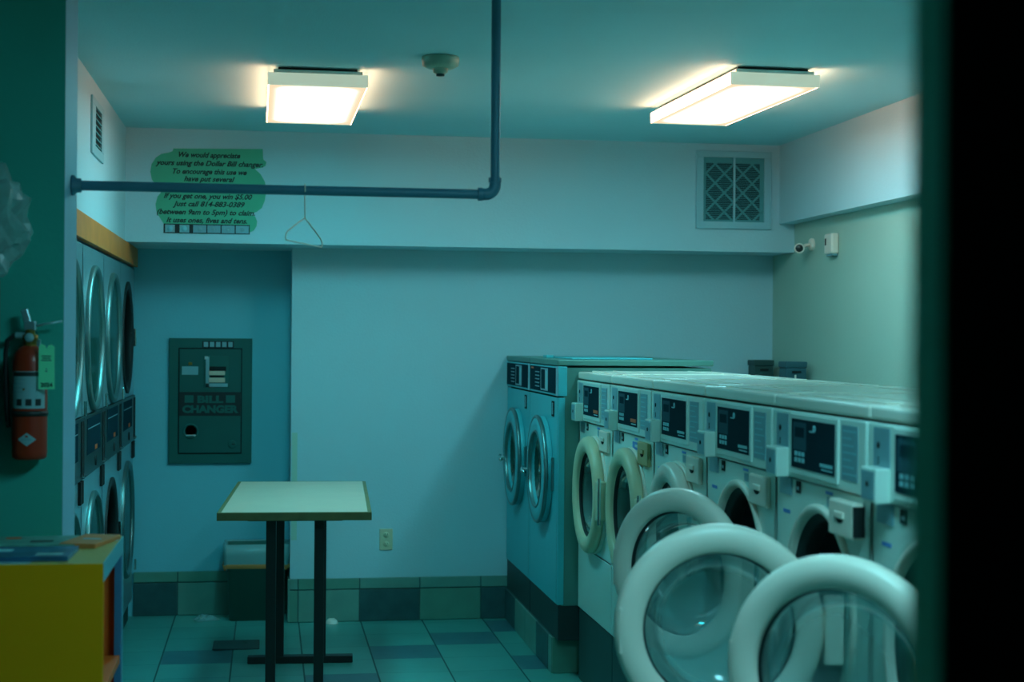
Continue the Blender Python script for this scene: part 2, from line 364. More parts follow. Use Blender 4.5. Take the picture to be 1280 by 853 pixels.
# ---------------------------------------------------------------- white washers
WP = .712; WX = 1.45; WY0 = 7.122
def U(u): return .356 - u
DC = .90; DR = .26; HINGE = (-.055, U(.65), DC)
def washer_cabinet(t, aged, v):
    b = mb('white')
    # shell
    b.box(.0, .66, U(.003), U(.012), .34, 1.403); b.box(.0, .66, U(.700), U(.709), .34, 1.403)
    b.box(.645, .66, U(.003), U(.709), .34, 1.403)
    holed(b, 0, U(.709), U(.003), .638, 1.212, U(.356), DC, .240)
    b.box(-.002, .004, U(.709), U(.003), .34, .632, .002)          # lower service panel
    b.build('cabinet', t)
    mb('lid').box(-.008, .66, U(.7095), U(.0025), 1.409, 1.442, .007).box(.05, .62, U(.67), U(.04), 1.4415, 1.447, .002).box(.14, .15, U(.63), U(.08), 1.4465, 1.4495, .001).box(.50, .51, U(.63), U(.08), 1.4465, 1.4495, .001).build('top_lid', t)
    b = mb('base2').box(.004, .64, U(.708), U(.004), 0, .334, .004); b.build('base', t)
    # porthole surround, gasket and drum
    b = mb('plas').lathe([(.264, 0.001), (.264, -.006), (.256, -.012), (.246, -.012), (.239, -.004), (.238, .014)], 56, T(0, 0, DC) @ AX)
    b.build('porthole_ring', t)
    b = mb('rubber').lathe([(.2385, .010), (.230, .018), (.222, .016), (.218, .03), (.22, .07)], 56, T(0, 0, DC) @ AX)
    b.build('gasket', t)
    b = mb('drum').lathe([(.22, .07), (.25, .09), (.25, .50), (.12, .53), (0, .52)], 48, T(0, 0, DC) @ AX)
    for k in range(3):
        a = 2 * pi * k / 3 + .4
        m4 = T(0, 0, DC) @ Matrix.Rotation(a, 4, 'X')
        b.add([(.11, -.03, -.249), (.11, .03, -.249), (.11, 0, -.19), (.48, -.03, -.249), (.48, .03, -.249), (.48, 0, -.19)], [(0, 1, 2), (3, 5, 4), (0, 2, 5, 3), (1, 4, 5, 2)], m4)
    b.build('drum', t)
    # control fascia
    b = mb('white').box(-.014, .02, U(.705), U(.006), 1.218, 1.403, .005)
    b.box(-.019, -.012, U(.53), U(.168), 1.232, 1.397, .002); b.build('control_fascia', t)
    b = mb('panel').box(-.021, -.018, U(.512), U(.186), 1.251, 1.384)
    b.use('panel2').box(-.0215, -.0205, U(.302), U(.2), 1.30, 1.375)
    b.use('panel').box(-.022, -.021, U(.288), U(.215), 1.335, 1.362)
    b.use('btn')
    for i in range(3):
        for j in range(2): b.box(-.0225, -.021, U(.215 + .028 * i + .019), U(.215 + .028 * i), 1.267 + .017 * j, 1.279 + .017 * j)
    b.lathe([(.010, 0), (.010, -.0015), (.004, -.0015), (.004, 0)], 14, T(-.021, U(.365), 1.363) @ AX)
    b.box(-.0222, -.021, U(.36), U(.33), 1.353, 1.357)
    b.use('orange' if aged else 'btn').box(-.0222, -.021, U(.50), U(.41), 1.268, 1.282 if aged else 1.277)
    b.use('btn').box(-.0218, -.021, U(.50), U(.42), 1.259, 1.263)
    b.build('display', t)
    b = mb('plate').box(-.0155, -.0135, U(.655), U(.548), 1.248, 1.386)
    b.use('btn')
    for j in range(7): b.box(-.0162, -.0154, U(.645 - .015 * (j % 3)), U(.558), 1.262 + .018 * j, 1.2655 + .018 * j)
    b.build('instruction_plate', t)
    b = mb('plate').box(-.0155, -.013, U(.142), U(.045), 1.300, 1.393)
    b.use('gap').lathe([(.0, -.0015), (.008, -.0015), (.008, .0)], 12, T(-.0155, U(.075), 1.352) @ AX)
    b.box(-.0162, -.015, U(.078), U(.072), 1.306, 1.325)
    b.build('coin_plate', t)
    mb('plate').box(-.004, -.0005, U(.135), U(.04), 1.165, 1.214).build('lower_plate', t)
    b = mb('white').box(-.05, -.012, U(.142), U(.05), 1.217, 1.300, .004)
    b.use('plate').box(-.0512, -.0495, U(.134), U(.058), 1.225, 1.292)
    b.use('gap').lathe([(.0, -.0015), (.007, -.0015), (.007, .0)], 12, T(-.0512, U(.095), 1.262) @ AX)
    b.build('coin_box', t)
    b = mb('gap').box(-.003, -.0005, U(.208), U(.175), 1.177, 1.21)
    b.use('plate').box(-.004, -.002, U(.2), U(.183), 1.186, 1.195); b.build('lock', t)
    m = 'cream2' if aged == 2 else 'plas'
    b = mb(m).box(-.016 if not v else -.032, .0, U(.665), U(.50), 1.107, 1.198, .006)
    b.use('gap').lathe([(0, -.0008), (.026, -.0008), (.026, .004)], 20, T(-.0165 if not v else -.0325, U(.58), 1.155) @ AX @ Matrix.Diagonal((1, .55, 1, 1)))
    b.use(m).box(-.022 if not v else -.038, -.014, U(.61), U(.55), 1.153, 1.170, .003)
    if v: b.use('gap').box(-.030, -.002, U(.672), U(.66), 1.115, 1.19)
    b.build('soap_drawer', t)
    # little printed notes on the front
    b = mb('bluest').box(-.0012, -.0003, U(.45), U(.40), 1.196, 1.204); b.build('brand_sticker', t)
    b = mb('txt').box(-.0012, -.0003, U(.45), U(.41), 1.165, 1.19); b.build('printed_note', t)
    mb('bluest').box(-.0012, -.0003, U(.12), U(.065), 1.112, 1.122).build('small_sticker', t)
    if aged == 2:
        b = mb('paper').box(-.0022, -.0004, U(.475), U(.365), 1.05, 1.19); b.use('bluest').box(-.0026, -.002, U(.473), U(.367), 1.158, 1.188)
        b.use('paper').box(-.0029, -.0024, U(.46), U(.41), 1.168, 1.178)
        b.use('txt')
        for j in range(5): b.box(-.0026, -.002, U(.462 - .02 * (j % 2)), U(.38), 1.062 + .016 * j, 1.067 + .016 * j)
        b.use('red').box(-.0026, -.002, U(.40), U(.385), 1.13, 1.15)
        s_ = b.build('notice_sticker', t); s_['label'] = 'white notice sticker with a blue heading'
def washer_door(t, ang, aged):
    m = 'cream' if aged else 'plas'
    cy = -HINGE[1]                                       # hinge to door centre
    A = T(.043, cy, 0) @ AX
    b = mb(m).lathe([(.188, -.006), (.189, -.032), (.194, -.038), (.222, -.046), (.246, -.043), (.256, -.034), (.261, -.018), (.260, -.004), (.254, .0), (.20, .0)], 72, A, True, True)
    b.use('rubber').lathe([(.1885, -.022), (.183, -.012), (.1885, -.004)], 72, A)
    b.use(m).box(.0, .043, -.012, .035, -.085, .085, .006)
    d = b.build('door', t, (HINGE[0], HINGE[1], DC - (.018 if ang else 0)), ang)
    g = mb('glass').lathe([(.187, -.008), (.186, .004), (.176, .03), (.155, .065), (.125, .082), (.06, .088), (0.0005, .09)], 56, A)
    g.build('door_glass', d)
    r = mb('plas').lathe([(.218, .0), (.218, .022), (.205, .030), (.188, .026), (.188, .0)], 64, A); r.build('inner_ring', d)
    h = mb('rubber' if aged == 2 else m).box(.0, .02, cy + .215, cy + .25, -.065, .055, .006); h.build('handle_recess', d)
    h = mb('chrome').cyl((.008, -.014, -.10), (.008, -.014, .10), .008, 12)
    h.build('hinge', d)
WL = [
    ('white coin washer with closed cream door standing against the tall steel washers', 1, 0, 0),
    ('white coin washer with closed cream door and a yellowed soap drawer', 2, 0, 0),
    ('white coin washer with closed white door, third from the steel washers', 0, 0, 0),
    ('white coin washer whose round door stands half open, farthest of the open ones', 0, radians(35), 0),
    ('white coin washer with its round door swung wide open, between two other open washers', 0, radians(80), 0),
    ('white coin washer at the near right end beside the dark doorway, round door open', 0, radians(45), 1),
]
for i, (lab, aged, ang, v) in enumerate(WL):
    t = thing('washing_machine', lab, 'washing machine', (WX, WY0 - WP * i - .356, 0), 0, 'white front-loading washers in a row')
    washer_cabinet(t, aged, 1 if i == 4 else 0); washer_door(t, ang, aged)

# ---------------------------------------------------------------- steel washers
def steel_washer(y0, label):
    Wd = .786; t = thing('steel_washing_machine', label, 'washing machine', (1.35, y0 - Wd / 2, .174), 0, 'tall steel washers')
    hy = Wd / 2; z0 = -.174
    Z = lambda z: z + z0
    b = mb('gsteel'); holed(b, 0, -hy + .035, hy - .004, Z(.345), Z(1.318), 0, Z(.953), .20)
    b.use('side').box(.02, .74, -hy + .006, -hy + .014, Z(.34), Z(1.46)); b.box(.02, .74, hy - .014, hy - .006, Z(.34), Z(1.46)); b.box(.72, .74, -hy + .01, hy - .01, Z(.34), Z(1.46))
    b.use('gsteel').box(0, .03, -hy + .003, -hy + .033, Z(.345), Z(1.318), .002)
    b.build('cabinet', t)
    mb('base').box(.005, .70, -hy + .01, hy - .004, 0.001, Z(.342), .004).build('base', t)
    b = mb('side').box(-.006, .75, -hy + .002, hy - .004, Z(1.470), Z(1.497), .004); b.build('top_lid', t)
    if y0 < 8: mb('gsteel').box(.06, .10, hy - .12, hy - .02, Z(1.497), Z(1.512), .003).box(.1, .5, -.2, hy - .02, Z(1.497), Z(1.504), .002).build('lid_hatch', t)
    b = mb('gsteel').box(-.004, .04, -hy + .003, hy - .005, Z(1.326), Z(1.466), .003)
    b.use('steel').box(-.006, -.003, -hy + .003, -hy + .05, Z(1.326), Z(1.466)); b.build('control_header', t)
    b = mb('panel').box(-.0065, -.0035, -hy + .055, hy - .02, Z(1.336), Z(1.458))
    b.use('plate').box(-.0075, -.006, -.14, .06, Z(1.342), Z(1.452)); b.use('panel').box(-.008, -.007, -.06, .045, Z(1.35), Z(1.445))
    b.use('btn').box(-.0082, -.0065, -.125, -.085, Z(1.35), Z(1.44))
    for k in range(5): b.use('txt').box(-.0075, -.006, .1, .22, Z(1.355 + .018 * k), Z(1.360 + .018 * k))
    if y0 < 8: b.use('orange').box(-.0076, -.006, .27, .34, Z(1.444), Z(1.452))
    b.build('display', t)
    b = mb('gap').box(-.003, -.0002, -.25 - .03, -.25 + .03, Z(1.225), Z(1.298)); b.use('steel').box(-.006, -.001, -.262, -.248, Z(1.235), Z(1.29)); b.build('coin_slot', t)
    d = mb('gsteel').lathe([(.262, -.002), (.262, -.030), (.250, -.042), (.20, -.046), (.188, -.040), (.180, -.018), (.180, .0)], 64, T(0, 0, Z(.953)) @ AX)
    d.use('rim').lathe([(.262, -.024), (.267, -.032), (.264, -.042), (.252, -.044), (.250, -.040)], 64, T(0, 0, Z(.953)) @ AX).lathe([(.192, -.043), (.188, -.049), (.182, -.044), (.181, -.03)], 64, T(0, 0, Z(.953)) @ AX)
    d = d.build('door', t)
    mb('dglass').lathe([(.181, -.016), (.17, .006), (.12, .022), (.0005, .03)], 40, T(0, 0, Z(.953)) @ AX).build('door_glass', d)
    hb = mb('chrome').cyl((-.035, .235, Z(.93)), (-.065, .24, Z(.93)), .010).tube([(-.060, .262, Z(.94)), (-.068, .24, Z(.93)), (-.072, .20, Z(.925)), (-.072, .15, Z(.925))], .010)
    hb.build('handle', d)
    mb('rim').box(-.012, 0, -.285, -.268, Z(.87), Z(1.03), .003).build('hinge', t)
    mb('drum').lathe([(.20, .001), (.21, .05), (.27, .06), (.27, .45), (0, .47)], 40, T(0, 0, Z(.953)) @ AX).build('drum', t)
    return t
steel_washer(8.694, 'tall steel washer in the corner against the back wall')
steel_washer(7.907, 'tall steel washer touching the row of white washers')

# ---------------------------------------------------------------- stacked dryers (left wall)
DW = .81
def dryer_stack(y0, label, openings, first):
    """y0 = near side; openings: which of (upper, lower) has no door shut over it"""
    t = thing('stacked_dryer', label, 'dryer', (XL, y0 + DW / 2, 0), 0, 'stacked tumble dryers along the left wall')
    hy = DW / 2
    b = mb('steel')
    holed(b, 0, -hy + .002, hy - .002, 1.268, 1.975, 0, 1.585, .255); holed(b, 0, -hy + .002, hy - .002, .12, 1.008, 0, .61, .255)
    b.box(-.72, 0, -hy + .002, -hy + .010, .10, 1.975); b.box(-.72, 0, hy - .010, hy - .002, .10, 1.975); b.box(-.72, 0, -hy + .004, hy - .004, 1.968, 1.976); b.box(-.72, -.71, -hy + .004, hy - .004, .10, 1.975)
    b.build('cabinet', t)
    mb('base').box(-.70, -.02, -hy + .006, hy - .006, 0, .10).build('base', t)
    b = mb('blackg').box(-.005, .010, -hy + .002, hy - .002, 1.012, 1.264, .003)
    b.use('gap').box(.009, .013, hy - .10, hy - .06, 1.03, 1.25).box(.009, .013, hy - .045, hy - .008, 1.03, 1.25)
    b.use('panel').box(.009, .0115, -.30, .20, 1.10, 1.25)
    b.use('plate').box(.0115, .012, -.28, .18, 1.205, 1.21)
    b.use('gap').lathe([(0, .014), (.022, .014), (.022, .0)], 16, T(0, .02, 1.055) @ AX)
    b.use('orange').box(.0112, .0125, -.02, .07, 1.105, 1.125)
    b.use('chrome').cyl((.008, hy - .08, 1.028), (.022, hy - .08, 1.028), .007, 10).cyl((.008, hy - .025, 1.028), (.022, hy - .025, 1.028), .007, 10)
    b.build('control_panel', t)
    for k in (0, 1):
        mb('gap').box(.0, .012, hy - .11 + .06 * k, hy - .07 + .06 * k, .915, 1.008, .002).build('coin_slot', t)
    for k, zc in enumerate((1.585, .61)):
        A = T(0, 0, zc) @ AX
        mb('rubber' if openings[k] else 'drum').lathe([(.2551, .0), (.25, -.03), (.31, -.06), (.31, -.6), (0, -.62)], 40, A).build('drum', t)  # open drums go black instead of steel: shade inside put into the colour
        if openings[k]:
            mb('rubber').lathe([(.30, .0), (.30, .008), (.285, .010), (.256, .004), (.255, -.01)], 56, A).build('door_seal', t)
            mb('chrome').box(0, .022, hy - .10, hy - .075, zc - .05, zc + .05, .004).build('hinge', t)
        else:
            d = mb('rim').lathe([(.315, .0), (.315, .012), (.306, .021), (.294, .021), (.285, .010), (.282, .002)], 64, A).build('door', t)
            mb('dglass').lathe([(.286, .006), (.20, .009), (.13, .0105), (.0005, .011)], 40, A).build('door_glass', d)
            mb('chrome').box(.022, .034, hy - .14, hy - .11, zc - .31, zc - .25, .003).build('door_handle', d)
    return t
dl = ['stacked dryer nearest the fire extinguisher, its near side behind the green partition', 'stacked dryer second along from the green partition, both round doors shut',
      'stacked dryer third along from the green partition, lower round opening dark', 'stacked dryer at the far end beside the bill changer niche, upper round opening dark']
for i in range(4):
    dryer_stack(5.655 + DW * i, dl[i], ((0, 0), (0, 0), (0, 1), (1, 0))[i], i == 0)
# wooden trim above the dryers and filler under it
o = mb('wood').box(XL - .02, XL + .016, 4.885, YN - .06, 1.982, 2.086, .003).build('trim_3'); struct(o)

# wall vent above the dryers
t = thing('wall_vent', 'small framed vent high on the left wall above the dryers', 'vent', (XL, 6.93, 2.49))
b = mb('vent')
for a in ((-.225, .225, .09, .122), (-.225, .225, -.122, -.08), (-.225, -.11, -.08, .09), (.15, .225, -.08, .09)): b.box(.0005, .010, a[0], a[1], a[2], a[3], .002)
b.build('frame', t)
mb('gap').box(.0004, .0016, -.11, .15, -.08, .09).build('opening', t)
for k in range(6): mb('latt').box(.002, .008, -.11, .15, -.072 + .027 * k, -.066 + .027 * k).build('louver', t)

# ---------------------------------------------------------------- filter grille on the upper back wall
t = thing('return_air_grille', 'square framed grille with diamond lattice high on the back wall', 'vent', (2.562, YS, 2.433))
gx0, gx1, gz0, gz1 = -.175, .176, -.177, .181
b = mb('vent')
for a in ((-.217, .217, gz1, .217), (-.217, .217, -.217, gz0), (-.217, gx0, gz0, gz1), (gx1, .217, gz0, gz1)): b.box(a[0], a[1], -.014, -.0005, a[2], a[3], .002)
for a in ((-.217, .217, .209, .217), (-.217, .217, -.217, -.209), (-.217, -.209, -.217, .217), (.209, .217, -.217, .217)): b.box(a[0], a[1], -.018, -.013, a[2], a[3], .002)
b.build('frame', t)
mb('vent').box(-.004, .008, -.015, -.004, gz0, gz1, .002).build('mullion', t)
b = mb('filt').box(gx0, gx1, -.002, -.0006, gz0, gz1)
b.use('latt')
for k in range(34): b.box(gx0 + .012, gx1 - .012, -.0035, -.002, gz0 + .008 + .0102 * k, gz0 + .0105 + .0102 * k)
for a in ((gx0, gx1, gz1 - .03, gz1), (gx0, gx1, gz0, gz0 + .012), (gx0, gx0 + .015, gz0 + .012, gz1 - .03), (gx1 - .024, gx1, gz0 + .012, gz1 - .03)): b.box(a[0], a[1], -.005, -.002, a[2], a[3])
def clipline(c, sgn):
    pts = []
    for x in (gx0, gx1):
        z = c + sgn * x
        if gz0 <= z <= gz1: pts.append((x, z))
    for z in (gz0, gz1):
        x = (z - c) * sgn
        if gx0 < x < gx1: pts.append((x, z))
    return pts[:2]
for k in range(-4, 5):
    for sg in (-1, 1):
        p = clipline(.107 * k + (.038 if sg > 0 else .038), sg)
        if len(p) == 2:
            (xa, za), (xb, zb) = p; d = Vector((xb - xa, zb - za)).normalized() * .0055; n = (-d.y, d.x)
            if (xb - xa) ** 2 + (zb - za) ** 2 < .008: continue
            b.prism([(xa - n[0], za - n[1]), (xb - n[0], zb - n[1]), (xb + n[0], zb + n[1]), (xa + n[0], za + n[1])], .002, T(0, -.0035, 0) @ FY)
b.build('filter', t)

# ---------------------------------------------------------------- smoke detector, security camera, sensor, boxes
t = thing('smoke_detector', 'round cream smoke detector on the ceiling beside the pipe', 'smoke detector', (.655, 5.98, H))
mb('det').lathe([(0, -.0005), (.072, -.0005), (.074, -.01), (.070, -.034), (.05, -.044), (.0, -.046)], 40).build('housing', t)
mb('det').lathe([(.030, -.044), (.028, -.060), (.018, -.066), (0, -.067)], 30).build('sensor_cage', t)
mb('blackg').lathe([(.017, -.064), (.016, -.074), (0, -.075)], 20).build('sensor_cap', t)

t = thing('security_camera', 'small white bullet camera on the sage wall, lens towards the room', 'security camera', (XR, 8.03, 2.118))
mb('plas').lathe([(0, -.018), (.03, -.018), (.034, -.012), (.034, 0)], 28, AX).build('mount', t)
mb('plas').tube([(-.015, 0, 0), (-.04, .0, -.004), (-.06, -.01, -.014)], .010).build('arm', t)
dirn = Vector((-.33, -.94, -.03)).normalized(); q = dirn.to_track_quat('Z', 'Y').to_matrix().to_4x4(); q.translation = Vector((-.070, .02, -.022))
mb('plas').lathe([(0, -.03), (.024, -.028), (.027, -.01), (.028, .062), (.026, .07), (.021, .07), (.020, .06)], 28, q).build('body', t)
mb('blackg').lathe([(.0205, .061), (.012, .064), (0, .066)], 24, q).build('lens', t)

t = thing('wall_sensor', 'small white motion sensor box on the sage wall right of the bullet camera', 'sensor', (XR, 7.69, 2.10))
b = mb('plas').box(-.045, -.001, -.055, .055, -.052, .055, .010); b.build('case', t)
mb('gap').box(-.0468, -.044, .02, .035, -.005, .03).build('sensor_window', t)
mb('plate').box(-.035, -.004, -.04, .045, -.062, -.05, .002).build('bracket', t)

def wall_box(y, label):
    t = thing('wall_box', label, 'box', (XR, y, 1.22), 0, 'dark lidded boxes on the sage wall')
    mb('base2' if y > 8.3 else 'boxt').box(-.160, -.044, -.058, .058, 0, .228, .006).build('body', t)
    mb('base2' if y > 8.3 else 'boxt').box(-.164, -.040, -.062, .062, .228, .262, .006).build('lid', t)
    mb('gap').box(-.125, -.075, -.064, -.057, .20, .212, .002).build('latch', t)
    if y < 8.3: mb('plas').box(-.112, -.102, -.0595, -.0575, .13, .19, .0008).build('label_strip', t)
    mb('boxt').box(-.045, -.001, -.04, .04, .01, .10, .002).build('bracket', t)
wall_box(8.60, 'dark lidded box on the sage wall right in the back corner')
wall_box(8.05, 'dark lidded box on the sage wall with a pale strip')

# ---------------------------------------------------------------- notice painted on paper, upper back wall
t = thing('wall_notice', 'ragged green notice with black italic writing on the upper back wall', 'sign', (-.30, YS, 2.36))
out = [(-.20, .225), (.265, .235), (.268, .18), (.285, .165), (.28, .145), (.262, .135), (.225, .128), (.255, .10), (.278, .06), (.285, .01), (.278, -.04), (.262, -.08), (.236, -.10), (.20, -.115),
       (.228, -.125), (.238, -.15), (.236, -.175), (.222, -.20), (.19, -.215), (.14, -.222), (.06, -.218), (-.05, -.224), (-.12, -.218), (-.16, -.224), (-.20, -.216), (-.235, -.19), (-.262, -.15), (-.285, -.11), (-.29, -.07),
       (-.28, -.03), (-.262, -.008), (-.285, .02), (-.31, .06), (-.318, .10), (-.312, .14), (-.29, .175), (-.262, .195), (-.225, .203), (-.205, .21)]
b = mb('signg').prism(out, .0012, FYat(0, -.0004, 0)); b.build('backing', t)
b = mb('ink')
LN = [('We would appreciate', -.012, .182, .32), ('yours using the Dollar Bill changer.', -.012, .138, .56), ('To encourage this use we', -.010, .094, .385), ('have put several', -.012, .055, .265),
      ('If you get one, you win $5.00', -.018, -.036, .46), ('Just call 814-883-0389', -.014, -.078, .375), ('(between 9am to 5pm) to claim.', -.028, -.121, .51), ('It uses ones, fives and tens.', -.024, -.164, .42)]
for i_, (s_, x, z, wd) in enumerate(LN):
    if i_ == 4: b.build('lettering', t); b = mb('ink')
    text_geo(b, s_, x, z, .038, FYat(0, -.0022, 0), wd, .0011, .35)
b.build('lettering', t)
b = mb('ink').box(-.248, .2, -.0028, -.0016, -.222, -.172)
b.use('label').box(-.24, -.19, -.0034, -.0026, -.217, -.177).box(-.165, -.115, -.0034, -.0026, -.217, -.177)
b.use('btn').lathe([(0, -.0040), (.016, -.0040), (.016, -.003)], 16, T(-.215, 0, -.197) @ AY).lathe([(0, -.0040), (.016, -.0040), (.016, -.003)], 16, T(-.142, 0, -.197) @ AY)
b.use('plate')
for k in range(4): b.box(-.095 + .074 * k, -.027 + .074 * k, -.0034, -.0026, -.217, -.177)
b.use('label')
for k in range(4): b.lathe([(0, -.0040), (.011, -.0040), (.011, -.003)], 14, T(-.061 + .074 * k, 0, -.197) @ AY)
b.build('banknote_pictures', t)

# ---------------------------------------------------------------- bill changer
k_ = (YN - .02) / (YN - .14)
def NX(x): return x * 1.0135
def NZ(z): return 1.6 + (z - 1.6) * 1.0135
t = thing('bill_changer', 'grey-green wall-mounted coin machine with black BILL CHANGER band', 'bill changer', (NX(-.318), YN, NZ(.878)))
ox, oz = NX(-.318), NZ(.878)
def bx(m, x0, x1, z0, z1, y0, y1, bev=.0, mbx=None):
    mbx = (mbx.use(m) if mbx else mb(m)); return mbx.box(NX(x0) - ox, NX(x1) - ox, y0, y1, NZ(z0) - oz, NZ(z1) - oz, bev)
bx('bill', -.548, -.088, .878, 1.584, -.022, -.001, .003).build('frame', t)
b = bx('gap', -.496, -.143, .932, 1.529, -.0235, -.021); bx('bill2', -.490, -.149, .938, 1.523, -.034, -.022, .002, b); b.build('door', t)
b = bx('ink', -.489, -.150, 1.147, 1.281, -.0355, -.033)
bx('bill', -.46, -.411, 1.221, 1.263, -.0362, -.035, 0, b); bx('bill', -.232, -.181, 1.221, 1.263, -.0362, -.035, 0, b)
b.use('bill'); text_geo(b, 'BILL', NX(-.318) - ox, NZ(1.222) - oz, .054, FYat(0, -.0366, 0), .145, .0028); text_geo(b, 'CHANGER', NX(-.317) - ox, NZ(1.166) - oz, .056, FYat(0, -.0366, 0), .315, .0032)
b.build('name_band', t)
b = bx('bill', -.353, -.214, 1.31, 1.487, -.040, -.033, .003); bx('steel', -.345, -.325, 1.31, 1.48, -.042, -.039, .001, b); bx('steel', -.345, -.222, 1.31, 1.33, -.042, -.039, .001, b)
bx('gap', -.33, -.232, 1.40, 1.425, -.041, -.039, 0, b); bx('tabtop', -.328, -.238, 1.376, 1.40, -.048, -.039, .003, b); bx('tabtop', -.328, -.238, 1.335, 1.362, -.046, -.039, .003, b)
bx('gap', -.32, -.245, 1.363, 1.374, -.044, -.039, 0, b); bx('paper', -.351, -.333, 1.465, 1.482, -.0425, -.039, 0, b); b.build('bill_slot', t)
b = bx('label', -.476, -.386, 1.378, 1.425, -.0352, -.033); bx('brass', -.44, -.42, 1.432, 1.448, -.037, -.033, .002, b); b.build('price_label', t)
b = bx('ink', -.366, -.19, 1.53, 1.568, -.0235, -.0215)
for k in range(5): bx('label', -.357 + .034 * k, -.333 + .034 * k, 1.535 , 1.563, -.0242, -.023, 0, b)
b.build('top_sticker', t)
b = mb('bill').lathe([(.044, -.033), (.043, -.040), (.036, -.041), (.033, -.034), (.0, -.034)], 32, T(NX(-.425) - ox, 0, NZ(1.061) - oz) @ AY)
b.use('ink').lathe([(.033, -.0345), (.018, -.030), (0, -.0345)], 24, T(NX(-.425) - ox, 0, NZ(1.068) - oz) @ AY)
b.use('chrome').box(NX(-.425) - ox - .028, NX(-.425) - ox + .028, -.047, -.034, NZ(1.03) - oz, NZ(1.042) - oz, .004); b.build('coin_cup', t)
b = mb('bill').lathe([(.024, -.033), (.024, -.037), (.019, -.038), (0, -.038)], 24, T(NX(-.195) - ox, 0, NZ(.987) - oz) @ AY)
b.use('ink').box(NX(-.195) - ox - .002, NX(-.195) - ox + .014, -.0386, -.0375, NZ(.984) - oz, NZ(.990) - oz); b.build('lock', t)

# ---------------------------------------------------------------- outlet, door stop, floor litter
t = thing('wall_outlet', 'cream double electrical outlet on the back wall above the tile skirting', 'outlet', (.665, YB, .458))
mb('cream').box(-.037, .037, -.007, -.0005, -.060, .060, .003).build('cover_plate', t)
for z in (-.026, .026):
    b = mb('cream').lathe([(0, -.009), (.016, -.009), (.0175, -.006)], 20, T(0, 0, z) @ AY)
    b.use('gap').box(-.008, -.0055, -.0096, -.0088, z - .002, z + .008).box(.0055, .008, -.0096, -.0088, z - .002, z + .008).box(-.002, .002, -.0096, -.0088, z - .011, z - .006)
    b.build('socket', t)
o = mb('plas').lathe([(0, .028), (.018, .026), (.030, .016), (.036, .0)], 26).build('door_stop', None, (.362, YB - .055, .0005))
tag(o, 'small white dome door stop on the floor against the tile skirting', 'door stop')
b = mb('gsteel')
vs = []; nn = 9
for i in range(nn):
    for j in range(nn):
        u_, v_ = i / (nn - 1) - .5, j / (nn - 1) - .5
        r_ = max(0, 1 - (2 * max(abs(u_), abs(v_))) ** 2)
        vs.append((u_ * .13 + random.uniform(-.006, .006), v_ * .09 + random.uniform(-.006, .006), .003 + r_ * random.uniform(.008, .038)))
b = mb('bag').add(vs, [(i * nn + j, i * nn + j + 1, (i + 1) * nn + j + 1, (i + 1) * nn + j) for i in range(nn - 1) for j in range(nn - 1)])
o = b.build('crumpled_wrapper', None, (-.33, 8.82, .001), .3); tag(o, 'crumpled pale plastic wrapper on the floor left of the waste bin', 'litter')
t = thing('floor_plate', 'dark flat rectangular plate lying on the floor left of the table', 'floor plate', (-.15, 8.08, 0))
mb('base2').box(-.118, .118, -.11, .11, .0005, .008, .003).build('plate', t)
mb('chrome').box(.03, .055, .0, .016, .008, .011, .001).build('latch', t)

# ---------------------------------------------------------------- waste bin
t = thing('waste_bin', 'dark green plastic waste bin with folded liner beside the table legs', 'waste bin', (-.055, 8.86, 0))
def rrect(hx, hy, r, z, n=6):
    pts = []
    for cx, cy, a0 in ((hx - r, hy - r, 0), (-hx + r, hy - r, pi / 2), (-hx + r, -hy + r, pi), (hx - r, -hy + r, 1.5 * pi)):
        for k in range(n + 1):
            a = a0 + pi / 2 * k / n; pts.append((cx + r * cos(a), cy + r * sin(a), z))
    return pts
def loft(mbx, rings, cap0=False, cap1=False, smooth=True):
    n = len(rings[0]); vs = [p for r in rings for p in r]; fs = []
    for j in range(len(rings) - 1):
        for i in range(n): fs.append((j * n + i, j * n + (i + 1) % n, (j + 1) * n + (i + 1) % n, (j + 1) * n + i))
    if cap0: fs.append(list(range(n))[::-1])
    if cap1: fs.append([(len(rings) - 1) * n + i for i in range(n)])
    mbx.add(vs, fs, None, smooth)
b = mb('can'); loft(b, [rrect(.148, .085, .03, .0), rrect(.168, .10, .03, .40), rrect(.178, .108, .03, .405), rrect(.178, .108, .03, .425), rrect(.163, .095, .03, .425), rrect(.145, .08, .03, .01)], True, True)
b.build('body', t)
def wav(hx, hy, z, amp, seed):
    rr = random.Random(seed); base = rrect(hx, hy, .03, z, 8); ph = rr.random() * 6
    return [(x * (1 + .012 * sin(i * 1.7 + ph)), y * (1 + .02 * sin(i * 2.1 + ph)), z_ + amp * sin(i * .9 + ph)) for i, (x, y, z_) in enumerate(base)]
b = mb('liner'); loft(b, [wav(.160, .092, .33, .003, 1), wav(.168, .10, .428, .002, 2), wav(.183, .112, .432, .002, 3), wav(.184, .113, .37, .004, 4), wav(.181, .111, .315, .004, 5)]); b.build('liner', t)
b = mb('flyer'); loft(b, [wav(.184, .1135, .318, .004, 5), wav(.188, .117, .308, .005, 5), wav(.184, .1125, .292, .006, 5)]); o = b.build('drawstring', t); o['label'] = 'orange drawstring edge of the liner'

